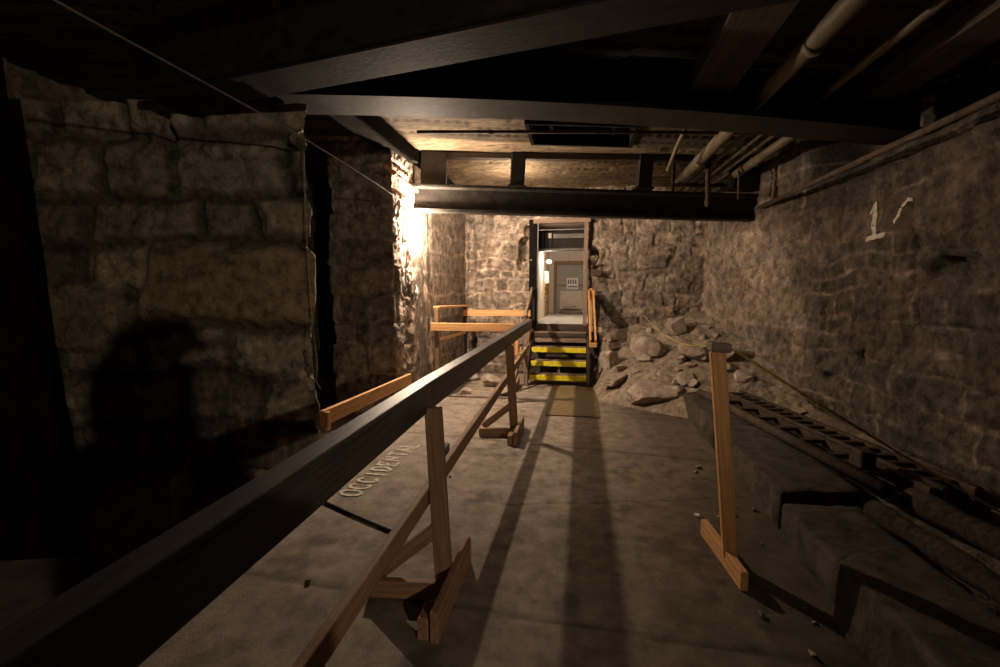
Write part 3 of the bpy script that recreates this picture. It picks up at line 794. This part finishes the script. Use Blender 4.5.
for k in range(34):
    rnd = random.Random(900 + k)
    x = rnd.uniform(.5, 2.1); y = rnd.uniform(5.75, 7.8)
    if pz(x, y) < .03: y += .6
    s = rnd.uniform(.04, .11)
    rock((x, y, pz(x, y) + s * .35 + .02), (s * rnd.uniform(.9, 1.5), s, s * rnd.uniform(.5, .9)), 600 + k,
         'small broken stone lying loose among the larger rocks of the corner slope', 'small stones on the rubble slope', 'stone')
for k, (x, y, s, lab) in enumerate([(-1.35, 6.9, (.22, .17, .13), 'rounded rock inside the pine guard frame, left of the stairs'),
                               (-1.75, 7.3, (.18, .15, .12), 'rock in the far left corner by the guard frame'),
                               (-1.05, 6.35, (.28, .16, .07), 'flat slab of rock under the main handrail near the stairs'),
                               (-1.60, 6.3, (.13, .10, .08), 'small rock at near side of the pine guard frame')]):
    rock((x, y, s[2] * .5), s, 700 + k, lab)
PB = [((.83, 3.02), .022, 'white pebble on the floor left of the pine post foot', WHITE), ((.87, 2.10), .018, 'pale pebble on the floor in front of the pine post foot', PIPE),
      ((-1.35, 1.95), .020, 'dark pebble on the floor below the near rail, lower left', RUST), ((-1.0, 3.35), .016, 'dark pebble on the floor beyond the painted word', RUST),
      ((1.05, 3.9), .02, 'brown pebble on the floor beside the kerb', ROCK), ((-1.12, 2.62), .016, 'tiny pale stone near the black floor cable', PIPE)]
for k, ((x, y), s, lab, m_) in enumerate(PB):
    o = rock((x, y, s * .5), (s * 1.4, s, s * .7), 800 + k, lab, name='pebble', mat=m_)
for k in range(16):
    rnd = random.Random(1500 + k); x = rnd.uniform(.95, 1.25); y = rnd.uniform(1.6, 5.4); s = rnd.uniform(.008, .02)
    rock((x, y, s * .5), (s * 1.4, s, s * .7), 820 + k, 'gravel bit on the floor along the foot of the kerb stones', 'gravel bits along the kerb', 'gravel_bit')

# ledge block, and a dark sheet added in place of the shadow at left
stone_block('ledge_block', [(-2.42, 1.72), (-2.27, 2.06), (-2.66, 2.60), (-3.25, 2.30)], .40, 'rough-topped masonry block against the front left wall', 9, mat=STONE_L if False else BLOCK, rough=.03)
t = thing('shadow_panel', (-3.3, 2.0, 0), 'tall dark sheet standing in for a shadow at the left edge', 'panel')
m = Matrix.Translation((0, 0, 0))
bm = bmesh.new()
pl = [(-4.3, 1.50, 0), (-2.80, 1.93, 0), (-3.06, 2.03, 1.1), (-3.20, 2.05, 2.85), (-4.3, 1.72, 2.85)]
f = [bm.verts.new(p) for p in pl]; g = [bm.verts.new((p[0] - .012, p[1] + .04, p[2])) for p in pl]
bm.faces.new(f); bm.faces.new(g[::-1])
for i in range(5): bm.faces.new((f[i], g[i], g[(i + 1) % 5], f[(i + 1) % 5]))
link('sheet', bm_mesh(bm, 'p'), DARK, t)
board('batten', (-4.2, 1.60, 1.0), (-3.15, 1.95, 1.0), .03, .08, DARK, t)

# plywood mat at the foot of the stairs
t = thing('floor_board', (-.1, 6.1, 0), 'thin brown plywood sheet on the floor in front of the stairs', 'board')
boxobj('sheet', -.36, .30, 5.30, 6.98, .002, .016, PLYW, t, .003)

# ------------------------------------------------------------------ PAINTED WRITING
GL = {'O': [[(.5, 0), (.12, .15), (.02, .5), (.12, .85), (.5, 1), (.88, .85), (.98, .5), (.88, .15), (.5, 0)]],
      'C': [[(.9, .8), (.6, 1), (.15, .85), (.03, .5), (.15, .15), (.6, 0), (.92, .2)]],
      'I': [[(.5, 0), (.5, 1)]],
      'D': [[(.1, 0), (.1, 1), (.5, .97), (.9, .75), (.95, .35), (.6, .03), (.1, 0)]],
      'E': [[(.9, 0), (.1, 0), (.1, 1), (.9, 1)], [(.1, .52), (.7, .52)]],
      'N': [[(.08, 0), (.08, 1), (.9, 0), (.9, 1)]],
      'T': [[(.0, 1), (1, 1)], [(.5, 1), (.5, 0)]],
      'A': [[(.0, 0), (.5, 1), (1, 0)], [(.2, .38), (.8, .38)]],
      'L': [[(.12, 1), (.12, 0), (.95, 0)]],
      'B': [[(.1, 0), (.1, 1), (.6, 1), (.8, .78), (.6, .54), (.1, .52)], [(.6, .54), (.92, .28), (.6, 0), (.1, 0)]],
      'R': [[(.1, 0), (.1, 1), (.7, 1), (.9, .76), (.7, .5), (.1, .5)], [(.45, .5), (.95, 0)]],
      'U': [[(.08, 1), (.1, .25), (.5, 0), (.9, .25), (.92, 1)]]}
def ribbon(bm, pts, w, f):
    P = [V((x, y)) for x, y in pts]
    D = []
    for a, b in zip(P, P[1:]):
        n = max(1, int((b - a).length / (w * .8)))
        D += [a.lerp(b, i / n) for i in range(n)]
    D.append(P[-1]); prev = None
    for i, p in enumerate(D):
        t_ = (D[min(i + 1, len(D) - 1)] - D[max(0, i - 1)])
        if t_.length < 1e-6: continue
        t_.normalize(); n = V((-t_.y, t_.x)) * w / 2 * (1 + .2 * math.sin(i * 2.3))
        c = (bm.verts.new(f(p + n)), bm.verts.new(f(p - n)))
        if prev: bm.faces.new((prev[0], prev[1], c[1], c[0]))
        prev = c
def floor_word(word, x0, y0, adv, hgt, w, name, label, jit=0):
    # reads away from the camera (+Y); letter tops point to -X
    t_ = thing(name, (x0, y0, 0), label, 'painted writing')
    rnd = random.Random(5)
    for i, ch in enumerate(word):
        if ch == ' ': continue
        bm = bmesh.new(); dx = rnd.uniform(-.012, .012)
        for st in GL[ch]:
            ribbon(bm, [(a * adv * .74, b * hgt) for a, b in st], w, lambda p: V((x0 + dx - p.y + .05 * (y0 + i * adv - 3), y0 + i * adv + p.x, .0055)))
        link('painted_letter', bm_mesh(bm, 'l'), CHALK, t_)
floor_word('OCCIDENTAL', -1.56, 2.90, .116, .17, .026, 'painted_word', 'faded word painted on the floor left of the handrail, nearer row')
floor_word('ROUT', -1.84, 2.98, .135, .17, .024, 'painted_word', 'second row of faded floor lettering, half behind the rail')

# mark "1" on the right wall, laid onto the stone surface
dg = None
def bvh_of(o):
    me = o.data
    return BVHTree.FromPolygons([tuple(v.co) for v in me.vertices], [tuple(p.vertices) for p in me.polygons])
tr = bvh_of(PR)
def onwall(y, z):
    hit = tr.ray_cast(V((1.5, y, z)), V((1, 0, 0)))
    return V((hit[0].x - .006, y, z)) if hit[0] else V((2.55, y, z))
def wall_mark(strokes, y0, z0, w, name, label):
    t_ = thing(name, (2.55, y0, z0), label, 'painted mark')
    bm = bmesh.new()
    for st in strokes: ribbon(bm, st, w, lambda p: onwall(y0 - p.x, z0 + p.y))
    link('stroke', bm_mesh(bm, 'l'), CHALK, t_)
wall_mark([[(-.08, .22), (0, .30), (.0, .02)], [(-.12, .0), (.12, .01)]], 4.50, 1.99, .042, 'painted_numeral', 'pale numeral 1 painted high on the right wall')
wall_mark([[(-.03, .0), (.03, .11)], [(.03, .12), (.08, .17), (.13, .16)]], 4.22, 2.08, .026, 'painted_stroke', 'faint hooked paint stroke right of the numeral on right wall')

# ------------------------------------------------------------------ LAMP BEHIND THE CAMERA, PHOTOGRAPHER
C = (2.34, -2.16, 2.08)
AIM = (V((-3.1, 2.8, 1.25)) - V(C)).normalized()
t = bulb(C, 'reflector work lamp bulb behind the camera by the right wall', 160, socket_dir=tuple(-AIM))
def ring_shell(prof, seg=28):
    """open lathe around the aiming axis"""
    q = AIM.to_track_quat('Z', 'Y').to_matrix().to_4x4(); bm = bmesh.new(); R = []
    for z, r_ in prof: R.append([bm.verts.new((r_ * math.cos(a), r_ * math.sin(a), z)) for a in [2 * math.pi * k / seg for k in range(seg)]])
    for a, b in zip(R, R[1:]):
        for k in range(seg): bm.faces.new((a[k], a[(k + 1) % seg], b[(k + 1) % seg], b[k]))
    bmesh.ops.recalc_face_normals(bm, faces=bm.faces)
    return bm, Matrix.Translation(V(C)) @ q
bm, mm = ring_shell([(-.115, .022), (-.10, .05), (-.04, .075), (.10, .11), (.26, .15), (.26, .154), (.10, .114), (-.04, .079), (-.105, .052), (-.118, .024)])
link('lamp_shade', bm_mesh(bm, 'shade', True), DARK, t, mm)
tube('drop_cord', [V(C) - AIM * .10, V(C) - AIM * .14 + V((0, 0, .1)), (C[0] + .06, C[1] - .08, 3.32)], .006, CABLE_B, t, 6)

def skin_body(name, verts, edges, radii, mat, parent, sub=2):
    me = bpy.data.meshes.new(name); me.from_pydata(verts, edges, [])
    o = bpy.data.objects.new(name, me); COL.objects.link(o)
    md = o.modifiers.new('skin', 'SKIN')
    for i, r in enumerate(radii):
        me.skin_vertices[0].data[i].radius = (r[0], r[1]) if isinstance(r, tuple) else (r, r)
    me.skin_vertices[0].data[0].use_root = True
    s = o.modifiers.new('sub', 'SUBSURF'); s.levels = s.render_levels = sub
    bpy.context.view_layer.update()
    d = bpy.context.evaluated_depsgraph_get(); e = o.evaluated_get(d)
    m2 = bpy.data.meshes.new_from_object(e); bpy.data.objects.remove(o)
    m2.materials.clear()
    for p in m2.polygons: p.use_smooth = True
    return link(name, m2, mat, parent, Matrix.Translation(V(WM[parent.name].translation)))
pt = thing('person', (.38, -.40, 0), 'person standing just behind the camera in dark jacket, cap on head', 'person')
vs = [(0, 0, .96), (0, 0, 1.12), (0, .0, 1.32), (0, 0, 1.43), (0, 0, 1.52), (0, .01, 1.60), (0, .015, 1.70),
      (.19, 0, 1.40), (.26, .02, 1.12), (.20, .20, 1.02), (-.19, 0, 1.40), (-.26, .02, 1.12), (-.20, .20, 1.02),
      (.10, 0, .90), (.12, .01, .50), (.13, -.02, .09), (.14, .14, .05), (-.10, 0, .90), (-.12, .01, .50), (-.13, -.02, .09), (-.14, .14, .05)]
es = [(0, 1), (1, 2), (2, 3), (3, 4), (4, 5), (5, 6), (3, 7), (7, 8), (8, 9), (3, 10), (10, 11), (11, 12), (0, 13), (13, 14), (14, 15), (15, 16), (0, 17), (17, 18), (18, 19), (19, 20)]
rd = [(.16, .12), (.15, .11), (.17, .12), (.13, .09), .06, (.085, .10), (.085, .10), .07, .05, .035, .07, .05, .035, .10, .065, .045, .04, .10, .065, .045, .04]
skin_body('body', vs, es, rd, SKIN, pt)
def infl(idx, e2, k, n, mat):
    skin_body(n, [vs[i] for i in idx], e2, [tuple(q * k for q in (rd[i] if isinstance(rd[i], tuple) else (rd[i], rd[i]))) for i in idx], mat, pt)
infl([0, 1, 2, 3, 7, 8, 9, 10, 11, 12], [(0, 1), (1, 2), (2, 3), (3, 4), (4, 5), (5, 6), (3, 7), (7, 8), (8, 9)], 1.18, 'jacket', CLOTH)
infl([0, 13, 14, 15, 17, 18, 19], [(0, 1), (1, 2), (2, 3), (0, 4), (4, 5), (5, 6)], 1.14, 'trousers', CLOTH)
for s in (-1, 1):
    # hand: palm with four fingers and a thumb, held forward at waist height
    hv = [(0, 0, 0), (0, .05, 0), (0, .085, 0)]; he = [(0, 1), (1, 2)]; hr = [.022, (.036, .016), (.036, .014)]
    for q, (ox, ln) in enumerate(((-.03, .065), (-.010, .075), (.010, .07), (.030, .055))):
        b_ = len(hv); hv += [(ox, .10, 0), (ox, .10 + ln * .5, -.008), (ox * .9, .10 + ln * .85, -.035)]; he += [(2, b_), (b_, b_ + 1), (b_ + 1, b_ + 2)]; hr += [.010, .009, .0075]
    b_ = len(hv); hv += [(-s * .045, .04, -.01), (-s * .06, .075, -.02)]; he += [(1, b_), (b_, b_ + 1)]; hr += [.012, .009]
    hv = [(x + s * .19, y + .22, z + 1.015) for x, y, z in hv]
    skin_body('hand', hv, he, hr, SKIN, pt, 1)
bm = bmesh.new(); bmesh.ops.create_uvsphere(bm, u_segments=24, v_segments=12, radius=1)
for v in bm.verts: v.co = V((v.co.x * .10, v.co.y * .115 + .01, max(v.co.z, -.1) * .10))
hb = bmesh.new(); bmesh.ops.create_uvsphere(hb, u_segments=20, v_segments=14, radius=1)
for v in hb.verts:
    k = .125 if v.co.z > -.2 else .125 + .05 * min(1, (-.2 - v.co.z))
    v.co = V((v.co.x * k, min(v.co.y, .35) * .13 - .02, v.co.z * .19))
link('hood', bm_mesh(hb, 'hood', True), CLOTH, pt, Matrix.Translation((.38, -.40, 1.585)))
o = link('cap', bm_mesh(bm, 'cap', True), CLOTH, pt, Matrix.Translation((.38, -.385, 1.715)))
bm = bmesh.new(); add_box(bm, -.07, .07, .06, .18, -.012, 0); bevel(bm, .005, 2)
link('cap_brim', bm_mesh(bm, 'brim'), CLOTH, o, Matrix.Translation((.38, -.385, 1.715)))
for s in (-1, 1):
    rk = bmesh.new(); bmesh.ops.create_uvsphere(rk, u_segments=10, v_segments=8, radius=.013)
    link('eye', bm_mesh(rk, 'eye', True), WHITE, pt, Matrix.Translation((.38 + s * .032, -.40 + .105, 1.655)))

# ------------------------------------------------------------------ WORLD, CAMERA
w = bpy.data.worlds.new('cellar'); SC.world = w; w.use_nodes = True
w.node_tree.nodes['Background'].inputs[0].default_value = (.012, .010, .012, 1)
w.node_tree.nodes['Background'].inputs[1].default_value = .3
cd = bpy.data.cameras.new('camera'); cam = bpy.data.objects.new('camera', cd); COL.objects.link(cam)
cd.sensor_width = 36; cd.lens = 440 / 1000 * 36; cd.clip_start = .02
right = V((.985, .172, 0)).normalized()
fwd = V((-.171, .981, -.092)).normalized()
right = fwd.cross(V((0, 0, 1))).normalized(); upv = right.cross(fwd)
M = Matrix((right, upv, -fwd)).transposed().to_4x4(); M.translation = V((0, 0, 1.5))
cam.matrix_world = M
SC.camera = cam
SC.cycles.diffuse_bounces = 3; SC.cycles.max_bounces = 6
SC.view_settings.view_transform = 'Standard'; SC.view_settings.look = 'None'
SC.view_settings.gamma = 1; SC.view_settings.exposure = 0; SC.view_settings.use_curve_mapping = False
